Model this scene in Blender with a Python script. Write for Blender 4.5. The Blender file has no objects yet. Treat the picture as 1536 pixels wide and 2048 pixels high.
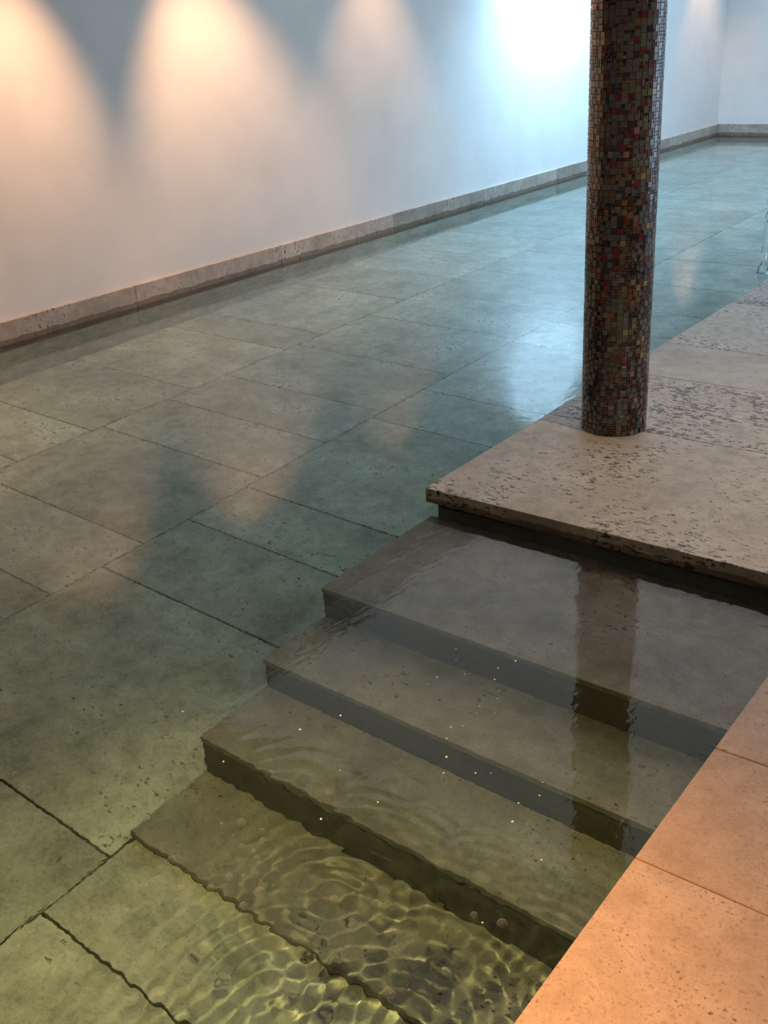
import bpy, bmesh, math, random
from mathutils import Matrix, Vector
rnd = random.Random(7)
sc = bpy.context.scene
COL = sc.collection
PI = math.pi

# ------------------------------------------------------------------ camera
cam = bpy.data.cameras.new('camera')
cam.sensor_fit = 'VERTICAL'; cam.sensor_height = 36.0; cam.lens = 36.0 * 2072.83 / 2048.0
cam.clip_start = .05; cam.clip_end = 200
camo = bpy.data.objects.new('camera', cam); COL.objects.link(camo)
RIGHT = Vector((0.79018918, 0.6099758, -0.05941872))
DOWN = Vector((0.21660396, -0.36865609, -0.90397755))
FWD = Vector((-0.5733095, 0.70144295, -0.42343123))
CAM = Vector((1.96015502, -2.63127441, 1.515))
m = Matrix.Identity(4)
for r in range(3):
    m[r][0] = RIGHT[r]; m[r][1] = -DOWN[r]; m[r][2] = -FWD[r]; m[r][3] = CAM[r]
camo.matrix_world = m
sc.camera = camo

# ------------------------------------------------------------------ world, exposure, sampling
w = bpy.data.worlds.new('world'); sc.world = w; w.use_nodes = True
bg = w.node_tree.nodes['Background']
# hazy daylight: brighter towards the horizon, deeper blue overhead
wn = w.node_tree
wtc = wn.nodes.new('ShaderNodeTexCoord'); wsx = wn.nodes.new('ShaderNodeSeparateXYZ'); wrp = wn.nodes.new('ShaderNodeValToRGB')
wn.links.new(wtc.outputs['Generated'], wsx.inputs[0]); wn.links.new(wsx.outputs[2], wrp.inputs[0]); wn.links.new(wrp.outputs[0], bg.inputs[0])
we = wrp.color_ramp.elements
we[0].position = 0.0; we[0].color = (.75, 1.08, 1.45, 1)
we[1].position = .9; we[1].color = (.70, 1.02, 1.40, 1)
bg.inputs[1].default_value = 2.2
vs = sc.view_settings
sc.display_settings.display_device = 'sRGB'
vs.view_transform = 'Standard'; vs.look = 'None'; vs.gamma = 1.0; vs.use_curve_mapping = False
vs.exposure = 0.0
cy = sc.cycles
cy.use_denoising = True
cy.max_bounces = 8; cy.diffuse_bounces = 3; cy.glossy_bounces = 3; cy.transmission_bounces = 6
cy.adaptive_threshold = .06; cy.adaptive_min_samples = 12
cy.transparent_max_bounces = 12; cy.volume_bounces = 0
cy.caustics_reflective = True; cy.caustics_refractive = True
cy.blur_glossy = 1.0; cy.sample_clamp_indirect = 30.0; cy.use_light_tree = False

# room and pool measures (metres, water level z = 0)
XW = -3.36          # plaster wall along the pool
YF = 11.15          # end wall
XR, YB = 4.6, -4.6  # right and back walls
ZC = 2.62           # ceiling
ZT = .065           # deck top
XD = 1.352          # edge of the near deck
DEEP = .735         # pool floor
SKYL = (-2.95, 1.1, 1.05, 4.9)       # skylight opening added in place of a brightly lit ceiling: x0 x1 y0 y1
SKYF = (-2.95, 1.1, 5.4, 10.75)      # clear skylight added to brighten the far pool

# portals: daylight enters through the two added skylights and the tall window of the right wall
def portal(name, loc, rot, sx, sy):
    l = bpy.data.lights.new(name, 'AREA'); l.shape = 'RECTANGLE'; l.size = sx; l.size_y = sy
    l.cycles.is_portal = True
    o = bpy.data.objects.new(name, l); COL.objects.link(o); o.location = loc; o.rotation_euler = rot
    return o
for q in (SKYL, SKYF): portal('skylight_portal', ((q[0]+q[1])/2, (q[2]+q[3])/2, ZC+.31), (0, 0, 0), q[1]-q[0], q[3]-q[2])
WIN = (3.4, 10.95, .10, 2.55)          # window in the right wall: y0 y1 z0 z1
portal('window_portal', (XR+.21, (WIN[0]+WIN[1])/2, (WIN[2]+WIN[3])/2), (0, PI/2, 0), WIN[3]-WIN[2], WIN[1]-WIN[0])

# ------------------------------------------------------------------ materials
def new_mat(name):
    mt = bpy.data.materials.new(name); mt.use_nodes = True
    nt = mt.node_tree
    return mt, nt, nt.nodes['Principled BSDF']
def N(nt, typ, **kw):
    n = nt.nodes.new(typ)
    for k, v in kw.items(): setattr(n, k, v)
    return n
def L(nt, a, b): nt.links.new(a, b)
def ramp(nt, src, stops, interp='LINEAR'):
    n = N(nt, 'ShaderNodeValToRGB'); n.color_ramp.interpolation = interp
    e = n.color_ramp.elements
    while len(e) < len(stops): e.new(.5)
    for k, (p, c) in enumerate(stops):
        e[k].position = p; e[k].color = (*c, 1) if len(c) == 3 else c
    L(nt, src, n.inputs[0]); return n
def math_n(nt, op, a, b=None):
    n = N(nt, 'ShaderNodeMath', operation=op)
    for i, v in enumerate((a, b)):
        if v is None: continue
        if isinstance(v, (int, float)): n.inputs[i].default_value = v
        else: L(nt, v, n.inputs[i])
    return n.outputs[0]
def mix_c(nt, fac, a, b, mode='MIX'):
    n = N(nt, 'ShaderNodeMix', data_type='RGBA', blend_type=mode)
    if isinstance(fac, (int, float)): n.inputs[0].default_value = fac
    else: L(nt, fac, n.inputs[0])
    for i, v in ((6, a), (7, b)):
        if isinstance(v, tuple): n.inputs[i].default_value = (*v, 1)
        else: L(nt, v, n.inputs[i])
    return n.outputs[2]
def obj_coords(nt, scale=(1, 1, 1), rotz=0.0):
    tc = N(nt, 'ShaderNodeTexCoord'); oi = N(nt, 'ShaderNodeObjectInfo')
    cmb = N(nt, 'ShaderNodeCombineXYZ')
    k1 = math_n(nt, 'MULTIPLY', oi.outputs['Random'], 37.0)
    k2 = math_n(nt, 'MULTIPLY', oi.outputs['Random'], -61.0)
    L(nt, k1, cmb.inputs[0]); L(nt, k2, cmb.inputs[1]); L(nt, k1, cmb.inputs[2])
    add = N(nt, 'ShaderNodeVectorMath', operation='ADD')
    L(nt, tc.outputs['Object'], add.inputs[0]); L(nt, cmb.outputs[0], add.inputs[1])
    mp = N(nt, 'ShaderNodeMapping'); mp.inputs['Scale'].default_value = scale; mp.inputs['Rotation'].default_value = (0, 0, rotz)
    L(nt, add.outputs[0], mp.inputs[0])
    return mp.outputs[0], tc, oi, add.outputs[0]
def noise(nt, vec, scale, detail=4, rough=.55, dist=0):
    n = N(nt, 'ShaderNodeTexNoise'); n.inputs['Scale'].default_value = scale; n.inputs['Detail'].default_value = detail
    n.inputs['Roughness'].default_value = rough; n.inputs['Distortion'].default_value = dist
    L(nt, vec, n.inputs['Vector']); return n.outputs['Fac']
def smooth(nt, v, lo, hi):
    n = N(nt, 'ShaderNodeMapRange', interpolation_type='SMOOTHSTEP')
    n.inputs['From Min'].default_value = lo; n.inputs['From Max'].default_value = hi
    L(nt, v, n.inputs['Value']); return n.outputs[0]

def travertine(name, dark, light, pit_col, pit_amount=.5, stretch=(1, 2.0, 2.0), grain=1.0, rough=.55, wet=None, spread=.12, pit_size=46, bump=.35, grain_pits=.45):
    mt, nt, b = new_mat(name)
    v, tc, oi, raw = obj_coords(nt, stretch, .22)
    cloud = noise(nt, raw, 3.2, 3, .6)
    fine = noise(nt, raw, 95*grain, 3, .65)
    mid = noise(nt, raw, 16, 4, .7, .4)
    mixv = math_n(nt, 'ADD', math_n(nt, 'ADD', math_n(nt, 'MULTIPLY', cloud, .38), math_n(nt, 'MULTIPLY', mid, .30)), math_n(nt, 'MULTIPLY', fine, .32))
    base = ramp(nt, mixv, [(.40, dark), (.60, light)]).outputs[0]
    # tone of the single stone
    hs = N(nt, 'ShaderNodeHueSaturation'); L(nt, base, hs.inputs['Color'])
    L(nt, math_n(nt, 'ADD', math_n(nt, 'MULTIPLY', oi.outputs['Random'], spread*2), 1-spread), hs.inputs['Value'])
    col = hs.outputs[0]
    # pits: ragged elongated holes of many sizes, crowded in some places
    p1 = noise(nt, v, pit_size*.84, 5, .68)
    thr = math_n(nt, 'ADD', p1, math_n(nt, 'MULTIPLY', math_n(nt, 'SUBTRACT', cloud, .5), .45))
    pits = smooth(nt, thr, .66-.055*pit_amount, .72-.055*pit_amount)
    grains = smooth(nt, fine, .53, .68)
    pm = math_n(nt, 'MAXIMUM', pits, math_n(nt, 'MULTIPLY', grains, grain_pits))
    col = mix_c(nt, pm, col, pit_col)
    rg = None
    if wet is not None:                      # damp tide mark on the lower part of a face: z below wet (object space)
        sx = N(nt, 'ShaderNodeSeparateXYZ'); L(nt, tc.outputs['Object'], sx.inputs[0])
        wob = math_n(nt, 'MULTIPLY', math_n(nt, 'SUBTRACT', noise(nt, raw, 9, 4, .6), .5), .045)
        wm = smooth(nt, math_n(nt, 'SUBTRACT', math_n(nt, 'ADD', sx.outputs[2], wob), wet), .0015, -.0015)
        col = mix_c(nt, wm, col, mix_c(nt, 1.0, col, (.52, .45, .38), 'MULTIPLY'))
    L(nt, col, b.inputs['Base Color']); b.inputs['Roughness'].default_value = rough
    b.inputs['Specular IOR Level'].default_value = .35
    if not bump: return mt
    h = math_n(nt, 'SUBTRACT', math_n(nt, 'MULTIPLY', fine, .12), pm)
    bp = N(nt, 'ShaderNodeBump'); bp.inputs['Strength'].default_value = bump; bp.inputs['Distance'].default_value = .004
    L(nt, h, bp.inputs['Height']); L(nt, bp.outputs[0], b.inputs['Normal'])
    return mt

M = {}
M['deck'] = travertine('deck_travertine', (.33, .27, .205), (.57, .485, .39), (.115, .085, .063), 1.7, spread=.06)
M['deck_pitted'] = travertine('deck_travertine_pitted', (.34, .275, .205), (.60, .515, .415), (.115, .085, .063), 2.6, spread=.06)
M['deck_fine'] = travertine('deck_travertine_fine', (.35, .245, .185), (.53, .405, .32), (.15, .105, .08), .55, stretch=(1.4, 1.8, 2), spread=.05, pit_size=80, bump=.2, grain_pits=.5)
M['deck_smooth'] = travertine('deck_travertine_smooth', (.34, .28, .215), (.57, .485, .39), (.12, .09, .065), -.2, spread=.04, pit_size=60)
M['slab_front'] = travertine('deck_travertine_edge', (.33, .27, .205), (.60, .515, .415), (.115, .085, .063), 1.45, spread=.02, wet=-.008)
M['curb'] = travertine('curb_travertine', (.25, .205, .165), (.46, .40, .345), (.10, .075, .055), .8, stretch=(3, 1.6, 1), spread=.16, wet=.034, pit_size=40)
M['pool_stone'] = travertine('pool_stone', (.30, .285, .215), (.72, .69, .56), (.17, .16, .12), .55, stretch=(1.2, 1.6, 1.6), spread=.10, rough=.6, pit_size=40, bump=0, grain_pits=.35)
M['tread'] = travertine('tread_stone', (.21, .185, .145), (.43, .385, .315), (.08, .065, .05), .5, stretch=(1.2, 1.6, 1.6), spread=.05, rough=.6, pit_size=50, bump=0, grain_pits=.45)
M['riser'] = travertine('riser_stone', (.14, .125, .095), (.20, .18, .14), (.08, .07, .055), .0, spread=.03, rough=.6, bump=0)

mt, nt, b = new_mat('white_plaster')
v, tc, oi, raw = obj_coords(nt)
c = ramp(nt, noise(nt, raw, 3.0, 6, .6), [(.3, (.63, .61, .58)), (.7, (.69, .67, .64))]).outputs[0]
L(nt, c, b.inputs['Base Color']); b.inputs['Roughness'].default_value = .8
M['plaster'] = mt
def plain(name, col, rough=.5, metal=0, noise_amt=.1, scale=30, coat=0):
    mt, nt, b = new_mat(name)
    v, tc, oi, raw = obj_coords(nt)
    c = ramp(nt, noise(nt, raw, scale, 4, .6), [(.3, tuple(x*(1-noise_amt) for x in col)), (.7, tuple(min(1, x*(1+noise_amt)) for x in col))]).outputs[0]
    L(nt, c, b.inputs['Base Color']); b.inputs['Roughness'].default_value = rough; b.inputs['Metallic'].default_value = metal
    if coat: b.inputs['Coat Weight'].default_value = coat; b.inputs['Coat Roughness'].default_value = .08
    return mt
M['joint'] = plain('dark_joint', (.06, .055, .045), .9)
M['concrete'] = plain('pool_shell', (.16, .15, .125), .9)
M['steel'] = plain('brushed_steel', (.6, .6, .6), .3, 1)
M['grout'] = plain('pinkish_grout', (.40, .32, .275), .85, 0, .15, 90)
M['frame'] = plain('white_frame', (.72, .73, .74), .4)
PAL = [('grey_green', (.105, .11, .092), 22), ('slate', (.085, .088, .088), 18), ('black', (.008, .007, .008), 17), ('oxblood', (.13, .012, .010), 11), ('dark_red', (.05, .012, .012), 12),
       ('brown', (.085, .045, .030), 13), ('olive', (.105, .10, .055), 9), ('amber', (.17, .095, .03), 5), ('rust', (.17, .055, .022), 5), ('gold', (.25, .205, .085), 3), ('navy', (.015, .017, .045), 3), ('blush', (.22, .14, .11), 3)]
PM = [plain('glass_tile_' + n, c, .28, 0, .3, 160, .6) for n, c, k in PAL]

# window glass: mostly clear, a weak mirror
mt = bpy.data.materials.new('clear_pane'); mt.use_nodes = True; nt = mt.node_tree; nt.nodes.clear()
o = N(nt, 'ShaderNodeOutputMaterial'); t = N(nt, 'ShaderNodeBsdfTransparent'); g = N(nt, 'ShaderNodeBsdfGlossy'); mx = N(nt, 'ShaderNodeMixShader'); fr = N(nt, 'ShaderNodeFresnel')
g.inputs['Roughness'].default_value = .0
mx.inputs[0].default_value = .06; L(nt, t.outputs[0], mx.inputs[1]); L(nt, g.outputs[0], mx.inputs[2]); L(nt, mx.outputs[0], o.inputs[0])
M['pane'] = mt
M['pane_tinted'] = mt.copy(); M['pane_tinted'].name = 'daylight_filter_pane'
for n_ in M['pane_tinted'].node_tree.nodes:
    if n_.type == 'BSDF_TRANSPARENT': n_.inputs[0].default_value = (.74, .645, .575, 1)   # tint added to dim and warm daylight; crossed twice by the pane faces
# bubble film: clear dome, bright curved rim
mt = bpy.data.materials.new('bubble_film'); mt.use_nodes = True; nt = mt.node_tree; nt.nodes.clear()
o = N(nt, 'ShaderNodeOutputMaterial'); t = N(nt, 'ShaderNodeBsdfTransparent'); g = N(nt, 'ShaderNodeBsdfGlossy'); df = N(nt, 'ShaderNodeBsdfDiffuse')
mx = N(nt, 'ShaderNodeMixShader'); mg = N(nt, 'ShaderNodeMixShader'); fr = N(nt, 'ShaderNodeFresnel')
g.inputs['Roughness'].default_value = .12; fr.inputs[0].default_value = 1.75; df.inputs[0].default_value = (.9, .9, .88, 1); mg.inputs[0].default_value = .35
L(nt, g.outputs[0], mg.inputs[1]); L(nt, df.outputs[0], mg.inputs[2])
L(nt, fr.outputs[0], mx.inputs[0]); L(nt, t.outputs[0], mx.inputs[1]); L(nt, mg.outputs[0], mx.inputs[2]); L(nt, mx.outputs[0], o.inputs[0])
M['bubble'] = mt
M['foam'] = plain('white_foam_speck', (.9, .9, .88), .2, 0, .05, 200, 1)
# water: refracting surface with Fresnel mirror, absorbing body
mt = bpy.data.materials.new('pool_water'); mt.use_nodes = True; nt = mt.node_tree; nt.nodes.clear()
o = N(nt, 'ShaderNodeOutputMaterial'); g = N(nt, 'ShaderNodeBsdfGlass'); g.inputs['IOR'].default_value = 1.33; g.inputs['Roughness'].default_value = 0
tc = N(nt, 'ShaderNodeTexCoord')
mp = N(nt, 'ShaderNodeMapping'); mp.inputs['Scale'].default_value = (1, .55, 1); mp.inputs['Rotation'].default_value = (0, 0, .5)
L(nt, tc.outputs['Object'], mp.inputs[0])
hsum = math_n(nt, 'ADD', math_n(nt, 'MULTIPLY', noise(nt, mp.outputs[0], 5, 2, .5), .5), math_n(nt, 'MULTIPLY', noise(nt, mp.outputs[0], 42, 2, .5), .24))
bp = N(nt, 'ShaderNodeBump'); bp.inputs['Strength'].default_value = 1.0; bp.inputs['Distance'].default_value = .0016
L(nt, hsum, bp.inputs['Height']); L(nt, bp.outputs[0], g.inputs['Normal'])
va = N(nt, 'ShaderNodeVolumeAbsorption'); va.inputs['Color'].default_value = (.06, .73, .83, 1); va.inputs['Density'].default_value = .27
L(nt, g.outputs[0], o.inputs['Surface']); L(nt, va.outputs[0], o.inputs['Volume'])
M['water'] = mt
mt = bpy.data.materials.new('falling_water'); mt.use_nodes = True; nt = mt.node_tree; nt.nodes.clear()
o = N(nt, 'ShaderNodeOutputMaterial'); g = N(nt, 'ShaderNodeBsdfGlass'); g.inputs['IOR'].default_value = 1.33; g.inputs['Roughness'].default_value = .15
L(nt, g.outputs[0], o.inputs['Surface']); M['jet'] = mt

# ------------------------------------------------------------------ mesh helpers
def obj(name, me, parent=None, loc=(0, 0, 0)):
    o = bpy.data.objects.new(name, me); COL.objects.link(o); o.location = loc
    if parent: o.parent = parent
    return o
def tag(o, label=None, cat=None, group=None, kind=None):
    for k, v in (('label', label), ('category', cat), ('group', group), ('kind', kind)):
        if v: o[k] = v
    return o
def empty(name, loc=(0, 0, 0)):
    o = bpy.data.objects.new(name, None); COL.objects.link(o); o.location = loc; o.empty_display_size = .1
    return o
def mesh_from(bm, name, mat=None, smooth_shade=False):
    me = bpy.data.meshes.new(name); bm.to_mesh(me); bm.free()
    if mat: me.materials.append(mat)
    if smooth_shade:
        for p in me.polygons: p.use_smooth = True
    return me
def add_box(bm, x0, x1, y0, y1, z0, z1):
    vs_ = [bm.verts.new((x, y, z)) for z in (z0, z1) for y in (y0, y1) for x in (x0, x1)]
    for f in ((0, 2, 3, 1), (4, 5, 7, 6), (0, 1, 5, 4), (2, 6, 7, 3), (0, 4, 6, 2), (1, 3, 7, 5)):
        bm.faces.new([vs_[i] for i in f])
def box(name, x0, x1, y0, y1, z0, z1, mat, parent=None, bevel=0.0, chips=0.0):
    """box with its origin at its centre"""
    cx, cy_, cz = (x0+x1)/2, (y0+y1)/2, (z0+z1)/2
    bm = bmesh.new(); add_box(bm, x0-cx, x1-cx, y0-cy_, y1-cy_, z0-cz, z1-cz)
    if bevel: bmesh.ops.bevel(bm, geom=bm.edges[:], offset=bevel, segments=2, affect='EDGES', profile=.5)
    o = obj(name, mesh_from(bm, name, mat), parent, (cx, cy_, cz))
    return o

# ------------------------------------------------------------------ room shell
T = .2
def shell(name, boxes, mat, label, cat, kind='structure'):
    bm = bmesh.new()
    for bb in boxes: add_box(bm, *bb)
    return tag(obj(name, mesh_from(bm, name, mat)), label, cat, None, kind)
shell('wall_left', [(XW-T, XW, YB, YF+T, -1.2, ZC+.3)], M['plaster'], 'long white plaster wall washed by warm lamps beside the pool', 'wall')
shell('wall_far', [(XW, XR+T, YF, YF+T, -1.2, ZC+.3)], M['plaster'], 'bluish white plaster wall closing the far end of the pool', 'wall')
y0, y1, z0, z1 = WIN
shell('wall_right', [(XR, XR+T, YB, y0, -1.2, ZC+.3), (XR, XR+T, y1, YF, -1.2, ZC+.3), (XR, XR+T, y0, y1, -1.2, z0), (XR, XR+T, y0, y1, z1, ZC+.3)], M['plaster'], 'white plaster wall with the tall window behind the deck', 'wall')
shell('wall_back', [(XW-T, XR+T, YB-T, YB, -1.2, ZC+.3)], M['plaster'], 'white plaster wall behind the camera', 'wall')
def part_box(name, par, org, x0, x1, y0, y1, z0, z1, mat, bevel=0):
    o = box(name, x0, x1, y0, y1, z0, z1, mat, None, bevel); o.parent = par; o.location = Vector(o.location) - Vector(org); return o
A, B = SKYL, SKYF
shell('ceiling', [(XW, XR, YB, A[2], ZC, ZC+.3), (XW, A[0], A[2], A[3], ZC, ZC+.3), (A[1], XR, A[2], A[3], ZC, ZC+.3), (XW, XR, A[3], B[2], ZC, ZC+.3),
                  (XW, B[0], B[2], B[3], ZC, ZC+.3), (B[1], XR, B[2], B[3], ZC, ZC+.3), (XW, XR, B[3], YF, ZC, ZC+.3)], M['plaster'], 'white plaster ceiling with two added skylights over the pool', 'ceiling')
for nm, (a, b_, c_, d_), pm_, lb in (('added_skylight_1', A, 'pane_tinted', 'skylight added above the upper steps for its reflection, pane tinted to dim and warm it'), ('added_skylight_2', B, 'pane', 'clear skylight added in the ceiling to brighten the far pool')):
    org = ((a+b_)/2, (c_+d_)/2, ZC)
    wr = tag(empty(nm, org), lb, 'added skylight', None, 'structure')  # both skylights added: one for reflected brightness, one to light the far pool
    for bb in ((a, a+.04, c_, d_), (b_-.04, b_, c_, d_), (a, b_, c_, c_+.04), (a, b_, d_-.04, d_)):
        part_box('frame_bar', wr, org, *bb, ZC+.2, ZC+.26, M['frame'])
    part_box('pane', wr, org, a+.02, b_-.02, c_+.04, d_-.04, ZC+.225, ZC+.235, M[pm_])
wr = tag(empty('window_2', (XR+.1, (y0+y1)/2, (z0+z1)/2)), 'tall window in the right wall beside the far deck', 'window', None, 'structure')
org = (XR+.1, (y0+y1)/2, (z0+z1)/2)
for k in range(5):
    yy = y0 + (y1-y0)*k/4; part_box('frame_bar', wr, org, XR+.08, XR+.13, yy-.025, yy+.025, z0, z1, M['frame'])
for zz in (z0+.025, z1-.025): part_box('frame_bar', wr, org, XR+.08, XR+.13, y0, y1, zz-.025, zz+.025, M['frame'])
for k in range(4):
    part_box('pane', wr, org, XR+.1, XR+.11, y0+(y1-y0)*k/4+.02, y0+(y1-y0)*(k+1)/4-.02, z0+.04, z1-.04, M['pane'])

# pool shell: bed under the floor tiles, pool sides under the deck
shell('floor_bed', [(XW, XR, YB, YF, -1.2, -DEEP-.03)], M['joint'], 'dark mortar bed showing in the joints of the pool floor', 'floor')
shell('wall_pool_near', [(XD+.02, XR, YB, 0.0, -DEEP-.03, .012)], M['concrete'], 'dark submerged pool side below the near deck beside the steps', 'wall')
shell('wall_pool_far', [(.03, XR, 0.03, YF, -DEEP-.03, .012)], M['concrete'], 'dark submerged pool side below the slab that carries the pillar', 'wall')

# ------------------------------------------------------------------ pool floor tiles (rows run along the wall)
pf = tag(empty('floor', (0, 0, -DEEP)), 'greenish stone slabs laid in long rows on the pool bottom', 'floor', None, 'structure')
def row_joints(known, lo, hi):
    ys = sorted(known); r = random.Random(len(known)*13+int(hi))
    while ys[0] > lo: ys.insert(0, ys[0]-r.choice((.45, .62, .7, .9)))
    while ys[-1] < hi: ys.append(ys[-1]+r.choice((.45, .62, .7, .9)))
    ys[0] = max(ys[0], lo); ys[-1] = min(ys[-1], hi)
    return ys
rows = [((XW+.0, -2.32), [-.13, .31, 1.0, 1.77, 2.12, 2.99]), ((-2.32, -1.19), [-.78, -.325, .375, .82, 1.26, 1.88]),
        ((-1.19, 0.0), [-1.48, -.54, -.085, .27]), ((0.0, 1.372), [-1.70])]
G = .0035
for (xa, xb), known in rows:
    hi = YF if xb <= 0 else -1.30
    ys = row_joints(known, YB, hi)
    if xb > 0: ys = [y for y in ys if y < -1.69] + [-1.38]
    for ya, yb in zip(ys[:-1], ys[1:]):
        if yb-ya < .02: continue
        t = box('floor_slab', xa+G, xb-G, ya+G, yb-G, -DEEP-.03, -DEEP+rnd.uniform(-.0012, .0012), M['pool_stone'], None, .002)
        t.parent = pf; t.location.z += DEEP

# ------------------------------------------------------------------ submerged steps
st = tag(empty('pool_steps', (XD/2, -.56, -DEEP)), 'submerged brownish stone steps leading down from under the deck slab', 'steps')
noses = [(-.565, -.12), (-.845, -.32), (-1.12, -.49), (-1.40, -.69)]
prev = 0.03
low = [-.32, -.49, -.69, -DEEP]
for k, (yn, z) in enumerate(noses):
    t = box('tread', 0.0, XD+.02, yn-.004, prev+.0, z-.03, z, M['tread'], None, .003)
    t.parent = st; t.location = Vector(t.location) - Vector(st.location)
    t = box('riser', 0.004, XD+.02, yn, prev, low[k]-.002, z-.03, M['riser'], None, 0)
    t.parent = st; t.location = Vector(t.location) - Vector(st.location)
    prev = yn

# ------------------------------------------------------------------ curb stones along the walls
cb = tag(empty('baseboard_left', (XW, 0, 0)), 'low pitted travertine curb along the long plaster wall', 'curb', None, 'structure')
ys = [YB, -3.9, -2.55, -1.2, .18, 1.52, 2.88, 4.22, 5.58, 6.92, 8.27, 9.62, YF-.0]
for ya, yb in zip(ys[:-1], ys[1:]):
    t = box('curb_stone', XW-.01, XW+.022, ya+.0012, yb-.0012, -.14, .131+rnd.uniform(-.001, .001), M['curb'], None, .003)
    t.parent = cb; t.location.x -= XW
cb = tag(empty('baseboard_far', (0, YF, 0)), 'low pitted travertine curb along the far end wall', 'curb', None, 'structure')
xs = [XW+.022, -2.2, -.9, .02]
for xa, xb in zip(xs[:-1], xs[1:]):
    t = box('curb_stone', xa+.0012, xb-.0012, YF-.022, YF+.01, -.14, .131, M['curb'], None, .003)
    t.parent = cb; t.location.y -= YF
sides = tag(empty('wall_pool_lining', (XW, 0, -.5)), 'stone lining of the pool side under the curb', 'wall', None, 'structure')
for ya, yb in zip(ys[:-1], ys[1:]):
    t = box('lining_slab', XW-.01, XW+.012, ya+.001, yb-.001, -DEEP-.03, -.1405, M['pool_stone'], None, 0)
    t.parent = sides; t.location.x -= XW; t.location.z += .5

# ------------------------------------------------------------------ deck slabs
dk = tag(empty('deck', (XD, 0, 0)), 'beige travertine deck around the mosaic pillar and steps', 'deck', None, 'structure')
def deck_slab(x0, x1, y0, y1, mat, bevel=.0025):
    t = box('deck_slab', x0, x1, y0, y1, .012, ZT, M[mat], None, bevel); t.parent = dk; t.location.x -= XD; return t
g = .0012
deck_slab(0, XD-g+.6, 0, .85-g, 'slab_front')
for k, (ya, yb, mm) in enumerate(((.85, 1.49, 'deck_pitted'), (1.49, 1.98, 'deck_smooth'), (1.98, 2.82, 'deck'), (2.82, 3.55, 'deck_pitted'), (3.55, 4.3, 'deck'), (4.3, 5.2, 'deck_smooth'), (5.2, 6.2, 'deck'), (6.2, 7.3, 'deck'), (7.3, 8.6, 'deck'), (8.6, 9.9, 'deck'), (9.9, YF, 'deck'))):
    deck_slab(0, 1.1-g, ya+g, yb-g, mm); deck_slab(1.1+g, 2.4, ya+g, yb-g, 'deck'); deck_slab(2.4+2*g, XR, ya+g, yb-g, 'deck')
deck_slab(XD+.6+g, XR, 0, .85-g, 'deck')
for ya, yb in ((-.42, 0), (-.813, -.42), (-1.206, -.813), (-1.75, -1.206), (-2.3, -1.75), (-2.9, -2.3), (-3.7, -2.9), (YB, -3.7)):
    deck_slab(XD, 2.3, ya+g, yb-g, 'deck_fine'); deck_slab(2.3+2*g, XR, ya+g, yb-g, 'deck_fine')

# ------------------------------------------------------------------ mosaic pillar
PX, PY, PR = .289, .849, .1195
pil = tag(empty('mosaic_pillar', (PX, PY, ZT)), 'slim round pillar clad in dark red, grey and gold glass mosaic', 'pillar')
bm = bmesh.new()
bmesh.ops.create_cone(bm, cap_ends=True, segments=72, radius1=PR, radius2=PR, depth=ZC-ZT)
core = obj('grout_core', mesh_from(bm, 'grout_core', M['grout'], True), pil, (0, 0, (ZC-ZT)/2))
NU = 72; U = (ZC-ZT) / 242; NV = 242
def pick(r, big):
    ws = [k for n, c, k in PAL]
    if big: ws = [32, 26, 2, 10, 5, 9, 9, 4, 4, 2, 1, 3]
    else: ws = [4, 5, 30, 9, 22, 16, 5, 4, 5, 1, 5, 2]
    return r.choices(range(len(PAL)), ws)[0]
occ = [[False]*NV for _ in range(NU)]
tiles = []   # (u, v, su, sv, pal)
r = random.Random(11)
from mathutils import noise as mnoise
for vv in range(NV):
    for u in range(NU):
        if occ[u][vv]: continue
        u2 = (u+1) % NU
        nz = mnoise.noise(Vector((math.cos(u/NU*2*PI)*2.2, math.sin(u/NU*2*PI)*2.2, vv*.10)))
        big = r.random() < .48 + .9*nz and vv+1 < NV and not occ[u2][vv] and not occ[u][vv+1] and not occ[u2][vv+1]
        if big:
            for q in (u, u2):
                for s in (vv, vv+1): occ[q][s] = True
            tiles.append((u, vv, 2, 2, pick(r, True)))
        else:
            occ[u][vv] = True
            # small tiles come in runs of one colour
            tiles.append((u, vv, 1, 1, pick(r, False)))
STEP = 2*PI/NU; J = .0008; HT = .0028
def tile_mesh(name, n, pal):
    wx = 2*PR*math.tan(n*STEP/2)/2 - J*1.0; hz = n*U/2 - J
    bm = bmesh.new(); ch = .0006
    vs0 = [bm.verts.new((x, -.001, z)) for x, z in ((-wx, -hz), (wx, -hz), (wx, hz), (-wx, hz))]
    vs1 = [bm.verts.new((x, HT-ch, z)) for x, z in ((-wx, -hz), (wx, -hz), (wx, hz), (-wx, hz))]
    vs2 = [bm.verts.new((x, HT, z)) for x, z in ((-wx+ch, -hz+ch), (wx-ch, -hz+ch), (wx-ch, hz-ch), (-wx+ch, hz-ch))]
    for A, B in ((vs0, vs1), (vs1, vs2)):
        for i in range(4): bm.faces.new((A[(i+1) % 4], A[i], B[i], B[(i+1) % 4]))
    bm.faces.new((vs2[3], vs2[2], vs2[1], vs2[0]))
    bmesh.ops.recalc_face_normals(bm, faces=bm.faces[:])
    return mesh_from(bm, name, PM[pal])
def tile_frame(u, vv, n):
    ang = (u + n/2)*STEP; z = (vv + n/2)*U
    nx, ny = math.cos(ang), math.sin(ang)
    rad = PR*math.cos(n*STEP/2)+.0006
    return ang, nx, ny, rad, z
scored = []
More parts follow.
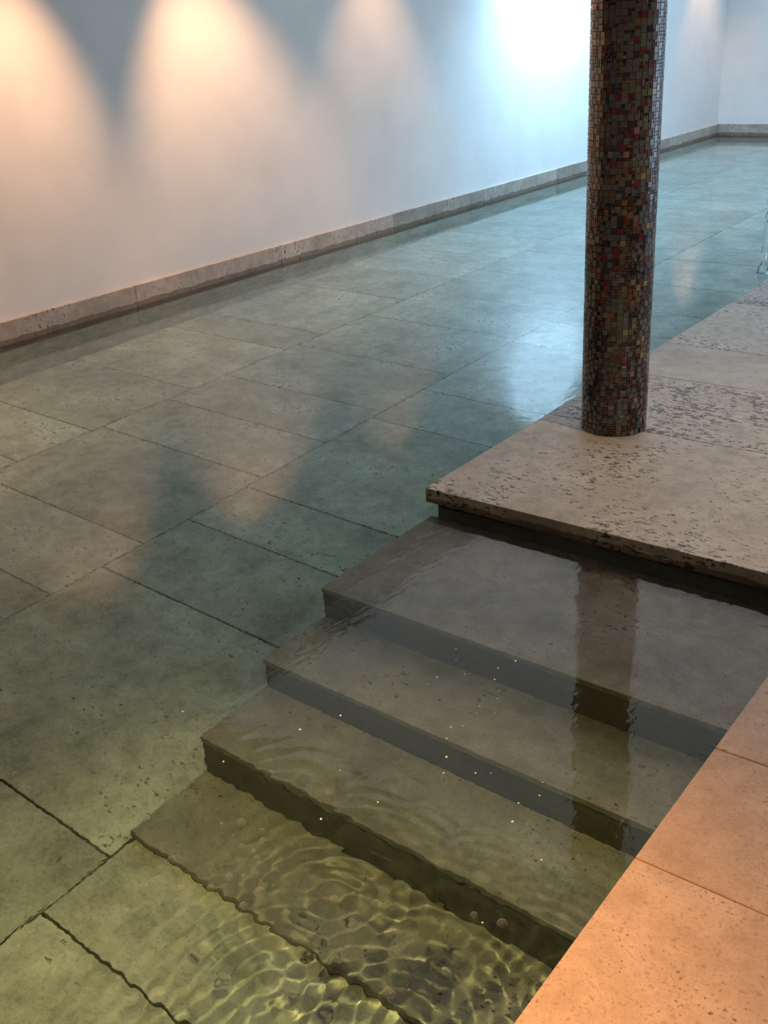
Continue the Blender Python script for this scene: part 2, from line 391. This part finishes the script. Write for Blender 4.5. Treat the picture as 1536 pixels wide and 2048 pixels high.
for i, (u, vv, n, _, pal) in enumerate(tiles):
    ang, nx, ny, rad, z = tile_frame(u, vv, n)
    P = Vector((PX+nx*rad, PY+ny*rad, ZT+z)); d = CAM-P; cosv = Vector((nx, ny, 0)).dot(d.normalized())
    zc = FWD.dot(P-CAM); py = 1024 + 2072.83*DOWN.dot(P-CAM)/zc
    scored.append((n*n*max(0, cosv)/d.length_squared if py > 6 else 0, i))
scored.sort(reverse=True)
single = {i for s, i in scored[:300]}
tm = {p: tile_mesh('mosaic_tile', 2, p) for p in range(len(PAL))}
RB = random.Random(5)
verts, faces, mats = [], [], []
for i, (u, vv, n, _, pal) in enumerate(tiles):
    ang, nx, ny, rad, z = tile_frame(u, vv, n)
    ti, tj = RB.uniform(-.035, .035), RB.uniform(-.03, .03)
    Rm = Matrix.Rotation(ang-PI/2, 4, 'Z') @ Matrix.Rotation(ti, 4, 'X') @ Matrix.Rotation(tj, 4, 'Z')
    if i in single:
        o = obj('mosaic_tile', tm[pal], pil); o.matrix_local = Matrix.Translation((nx*rad, ny*rad, z)) @ Rm
    else:
        wx = 2*PR*math.tan(n*STEP/2)/2 - J; hz = n*U/2 - J; base = len(verts)
        for y, cch in ((-.001, 0), (HT, .0005)):
            for x, zz in ((-wx+cch, -hz+cch), (wx-cch, -hz+cch), (wx-cch, hz-cch), (-wx+cch, hz-cch)):
                p = Rm @ Vector((x, y, zz)); verts.append((p.x+nx*rad, p.y+ny*rad, p.z+z))
        for q in range(4): faces.append((base+(q+1) % 4, base+q, base+4+q, base+4+(q+1) % 4)); mats.append(pal)
        faces.append((base+7, base+6, base+5, base+4)); mats.append(pal)
me = bpy.data.meshes.new('small_mosaic_tiles'); me.from_pydata(verts, [], faces)
for p in PM: me.materials.append(p)
me.polygons.foreach_set('material_index', mats); me.update()
bm = bmesh.new(); bm.from_mesh(me); bmesh.ops.recalc_face_normals(bm, faces=bm.faces[:]); bm.to_mesh(me); bm.free()
o = obj('mosaic_cladding', me, pil); o['kind'] = 'stuff'

# ------------------------------------------------------------------ water
def lin(a, b, s):
    n = max(1, round((b-a)/s)); return [a+(b-a)*i/n for i in range(n)]
XE = XD+.021
xs = lin(XW+.006, -1.4, .14) + lin(-1.4, -.6, .03) + lin(-.6, XE, .0085) + [XE]
ys = lin(YB, -2.4, .12) + lin(-2.4, .031, .0085) + lin(.031, .6, .03) + lin(.6, YF, .14) + [YF]
RINGS = [(.93, -1.78, .00036, .038, .42), (.90, -1.57, .00028, .032, .24), (1.10, -1.36, .00022, .030, .18), (.62, -1.42, .00024, .046, .26)]
def height(x, y):
    h = 0.0
    for (cx, cy_, A, lam, R) in RINGS:
        dx, dy = x-cx, y-cy_
        d = math.sqrt(dx*dx+dy*dy)
        if d < R*2.4:
            wob = .35*mnoise.noise(Vector((x*7, y*7, cx*3)))
            h += A*math.exp(-(d/R)**2)*math.sin(2*PI*(d/lam+wob*1.5))*min(1, d/.03)
    # chop: broken ripples around the inlet and along the near deck edge
    k1 = math.exp(-((x-.98)**2+(y+1.62)**2)/.16)
    k2 = math.exp(-((x-1.33)/.28)**2-((y+.25)/.28)**2)
    k3 = math.exp(-((y-.0)/.10)**2)*(1 if x > -.1 else math.exp(-((x+.1)/.2)**2))
    if k1 > .01: h += k1*.0007*mnoise.noise(Vector((x*20, y*20, 1.3))) + k1*.00032*mnoise.noise(Vector((x*44, y*44, 4.3)))
    if k2 > .01: h += k2*(.0006*mnoise.noise(Vector((x*9+y*22, y*34-x*6, 2.2))))
    if k3 > .01: h += k3*.0003*mnoise.noise(Vector((x*30, y*45, 7.7)))
    return h
bm = bmesh.new()
grid = {}
def vert(i, j):
    if (i, j) not in grid:
        x, y = xs[i], ys[j]
        grid[i, j] = bm.verts.new((x, y, height(x, y)))
    return grid[i, j]
for i in range(len(xs)-1):
    for j in range(len(ys)-1):
        if (xs[i]+xs[i+1])/2 > .031 and (ys[j]+ys[j+1])/2 > .031: continue
        bm.faces.new((vert(i, j), vert(i+1, j), vert(i+1, j+1), vert(i, j+1)))
top = bm.faces[:]
for f in top: f.smooth = True
bedges = [e for e in bm.edges if e.is_boundary]
ret = bmesh.ops.extrude_edge_only(bm, edges=bedges)
nv = [e for e in ret['geom'] if isinstance(e, bmesh.types.BMVert)]
for v_ in nv: v_.co.z = -DEEP-.05
ne = [e for e in bm.edges if e.is_boundary]
bmesh.ops.edgeloop_fill(bm, edges=ne)
bmesh.ops.recalc_face_normals(bm, faces=bm.faces[:])
for f in bm.faces:
    if abs(f.normal.z) < .5 or f.calc_center_median().z < -.1: f.smooth = False
for e in bedges:
    if e.is_valid: e.smooth = False
wo = obj('pool_water', mesh_from(bm, 'pool_water', M['water']))
tag(wo, 'clear teal pool water rippling over the steps and reflecting the wall', 'water', None, 'stuff')

# ------------------------------------------------------------------ recessed downlights
def downlight(x, y, power, col, size, blend, label, group='recessed ceiling downlights', aim=None, caustic=False, radius=.03):
    t = tag(empty('ceiling_downlight', (x, y, ZC)), label, 'lamp', group)
    bm = bmesh.new()
    prof = [(.055, -.001), (.055, -.006), (.045, -.008), (.038, -.004), (.036, .0)]
    n = 28
    rg = [[bm.verts.new((rr*math.cos(2*PI*k/n), rr*math.sin(2*PI*k/n), zz)) for k in range(n)] for rr, zz in prof]
    for A, B in zip(rg[:-1], rg[1:]):
        for k in range(n): bm.faces.new((A[k], A[(k+1) % n], B[(k+1) % n], B[k]))
    obj('trim_ring', mesh_from(bm, 'trim_ring', M['steel'], True), t)
    l = bpy.data.lights.new('downlight', 'SPOT'); l.energy = power; l.color = col; l.spot_size = math.radians(size); l.spot_blend = blend; l.shadow_soft_size = radius
    o = bpy.data.objects.new('lamp_light', l); COL.objects.link(o); o.parent = t; o.location = (0, 0, -.02)
    if aim: o.rotation_euler = (Vector(aim)-Vector((x, y, ZC))).to_track_quat('-Z', 'Y').to_euler()
    if caustic: l.cycles.is_caustics_light = True
    return t
WARM = (1.0, .55, .29)
for y, dy, p, dx, lb in ((-1.6, 0, 330, .9, 'nearest to the back wall'), (-.45, -.3, 300, .9, 'level with the lowest step'), (1.14, -.56, 262, .74, 'level with the mosaic pillar'),
                         (2.06, .6, 275, .74, 'just past the mosaic pillar'), (4.12, .02, 95, .6, 'halfway along the pool'), (10.4, .05, 85, .45, 'in the far corner')):
    downlight(XW+dx, y, p, WARM, 66, .8, 'recessed warm downlight washing the long plaster wall, ' + lb, 'downlights washing the long wall', aim=(XW+.08, y+dy, .2))
downlight(XW+.45, 6.75, 900, (.40, .70, 1.0), 140, 1.0, 'recessed cool white downlight washing the far part of the wall', 'cool downlight', aim=(XW, 7.0, .3))
downlight(-1.0, -2.2, 200, (1.0, .52, .20), 72, 1.0, 'added warm lamp above the open water, brightening the near pool floor', 'added lamp over the pool')  # lamp added to warm and brighten the near pool floor
downlight(.75, -2.3, 580, (1.0, .50, .16), 54, .9, 'recessed warm downlight above the lowest pool step', 'downlight over the steps', aim=(.80, -1.85, 0), caustic=True, radius=.015)
downlight(1.8, -2.5, 74, (1.0, .54, .34), 62, 1.0, 'recessed warm downlight above the near deck', 'downlight over the deck', aim=(1.55, -2.1, 0))
downlight(1.5, .5, 112, (1.0, .80, .62), 110, 1.0, 'added warm lamp beside the pillar, brightening the deck and upper step', 'added lamp by the pillar')  # lamp added to lift the deck and treads around the pillar

# ------------------------------------------------------------------ caustic settings on water and stone
wo.cycles.is_caustics_caster = True
for o in list(pf.children) + list(st.children): o.cycles.is_caustics_receiver = True

# ------------------------------------------------------------------ falling stream at the right edge
bm = bmesh.new(); n = 20; prev = None
for k in range(90):
    z = -.004 + k*.006
    rr = .017 + .007*math.sin(z*62) * (.5+.5*math.sin(z*17+1)) + .02*math.exp(-z/.02)
    off = .0 + .10*max(0, z-.2)**1.5
    ring = [bm.verts.new((off+rr*math.cos(2*PI*q/n), rr*math.sin(2*PI*q/n), z)) for q in range(n)]
    if prev:
        for q in range(n): bm.faces.new((prev[q], prev[(q+1) % n], ring[(q+1) % n], ring[q]))
    else: bm.faces.new(ring[::-1])
    prev = ring
bm.faces.new(prev)
o = obj('water_stream', mesh_from(bm, 'water_stream', M['jet'], True), None, (-.185, 3.84, 0))
tag(o, 'clear bulging stream of water at the far right edge past the pillar', 'water')

# ------------------------------------------------------------------ air bubbles floating on the surface
def surf(px, py):
    d = RIGHT*((px-768)/2072.83) + DOWN*((py-1024)/2072.83) + FWD
    t = -CAM.z/d.z; return CAM + d*t
def bubble_mesh(name):
    bm = bmesh.new(); n = 16
    prof = [(1.25, -.10), (1.08, .05), (1.0, .22), (.88, .48), (.64, .74), (.33, .92)]
    rg = [[bm.verts.new((rr*math.cos(2*PI*k/n), rr*math.sin(2*PI*k/n), zz)) for k in range(n)] for rr, zz in prof]
    tp = bm.verts.new((0, 0, .98))
    for A, B in zip(rg[:-1], rg[1:]):
        for k in range(n): bm.faces.new((A[k], A[(k+1) % n], B[(k+1) % n], B[k]))
    for k in range(n): bm.faces.new((rg[-1][k], rg[-1][(k+1) % n], tp))
    return mesh_from(bm, name, M['bubble'], True)
bme = bubble_mesh('air_bubble'); fme = bme.copy(); fme.name = 'bubble_speck'; fme.materials[0] = M['foam']
BIG = [(482, 1645, 10), (524, 1662, 7), (526, 1682, 8), (484, 1693, 7), (507, 1702, 5), (513, 1718, 9), (519, 1728, 8), (457, 1755, 9), (343, 1719, 9), (324, 1736, 9), (316, 1755, 7), (361, 1774, 8), (377, 1790, 8), (421, 1776, 8),
       (519, 1784, 13), (487, 1811, 8), (571, 1827, 9), (668, 1798, 9), (723, 1755, 6), (740, 1762, 7), (752, 1808, 11), (544, 1846, 5), (272, 1699, 7), (237, 1822, 4), (260, 1780, 6), (255, 1822, 7), (308, 1825, 6), (408, 1889, 7), (315, 1917, 6), (320, 1990, 11), (237, 1957, 7), (151, 1914, 6), (782, 1989, 10),
       (948, 1830, 8), (1004, 1847, 11), (918, 1866, 7), (946, 1879, 7), (560, 1720, 7), (487, 1752, 5), (482, 1769, 6), (706, 1787, 5), (419, 1812, 6), (465, 1824, 4), (546, 1772, 4), (435, 1685, 4), (467, 1672, 4), (443, 1648, 4), (457, 1647, 3), (620, 1872, 5), (30, 1547, 6), (137, 1557, 3), (365, 1566, 4)]
TINY = [(1031, 1322, 4), (681, 1431, 4), (600, 1459, 4), (893, 1514, 4), (447, 1523, 3), (912, 1298, 2), (912, 1319, 2), (996, 1336, 3), (989, 1359, 3), (874, 1354, 3), (856, 1367, 2), (929, 1348, 2), (999, 1381, 2), (995, 1397, 2), (959, 1412, 2), (924, 1418, 2), (953, 1426, 2), (989, 1426, 2), (902, 1454, 3), (926, 1452, 2), (893, 1477, 3), (951, 1546, 3), (982, 1546, 2), (887, 1546, 3), (1037, 1606, 3), (1079, 1591, 3), (1025, 1643, 4), (642, 1638, 4), (756, 1604, 3), (680, 1540, 2), (1085, 1565, 2), (1083, 1720, 3), (370, 1285, 2), (398, 1322, 2), (365, 1423, 3), (232, 1420, 2), (394, 847, 3), (403, 853, 3), (965, 1845, 3)]
def zone(px, py):
    if px > 850: return 'round air bubble above the dark riser near the deck edge'
    if px < 200: return 'small air bubble over the pool floor left of the steps'
    if py > 1653.6 + (px-265.6)*.775 + 12: return 'clear air bubble over the pool floor below the lowest step'
    if py > 1653.6 + (px-265.6)*.775 - 45: return 'clear air bubble along the nose of the lowest step'
    return 'clear round air bubble over the tread of the lowest step'
for k, (px, py, rr) in enumerate(BIG+TINY):
    p = surf(px, py); sc_ = rr/2072.83*(p-CAM).length * (.8 if k < len(BIG) else .5)
    o = obj('air_bubble', bme if k < len(BIG) else fme, None, (p.x, p.y, height(p.x, p.y)+.0002)); o.scale = (sc_, sc_, sc_); o.rotation_euler.z = k*1.7
    if k < len(BIG): tag(o, zone(px, py), 'bubble', 'larger air bubbles on the rippled water')
    else: tag(o, 'tiny bright bubble speck floating on the calm water', 'bubble', 'tiny bubbles on the calm water')
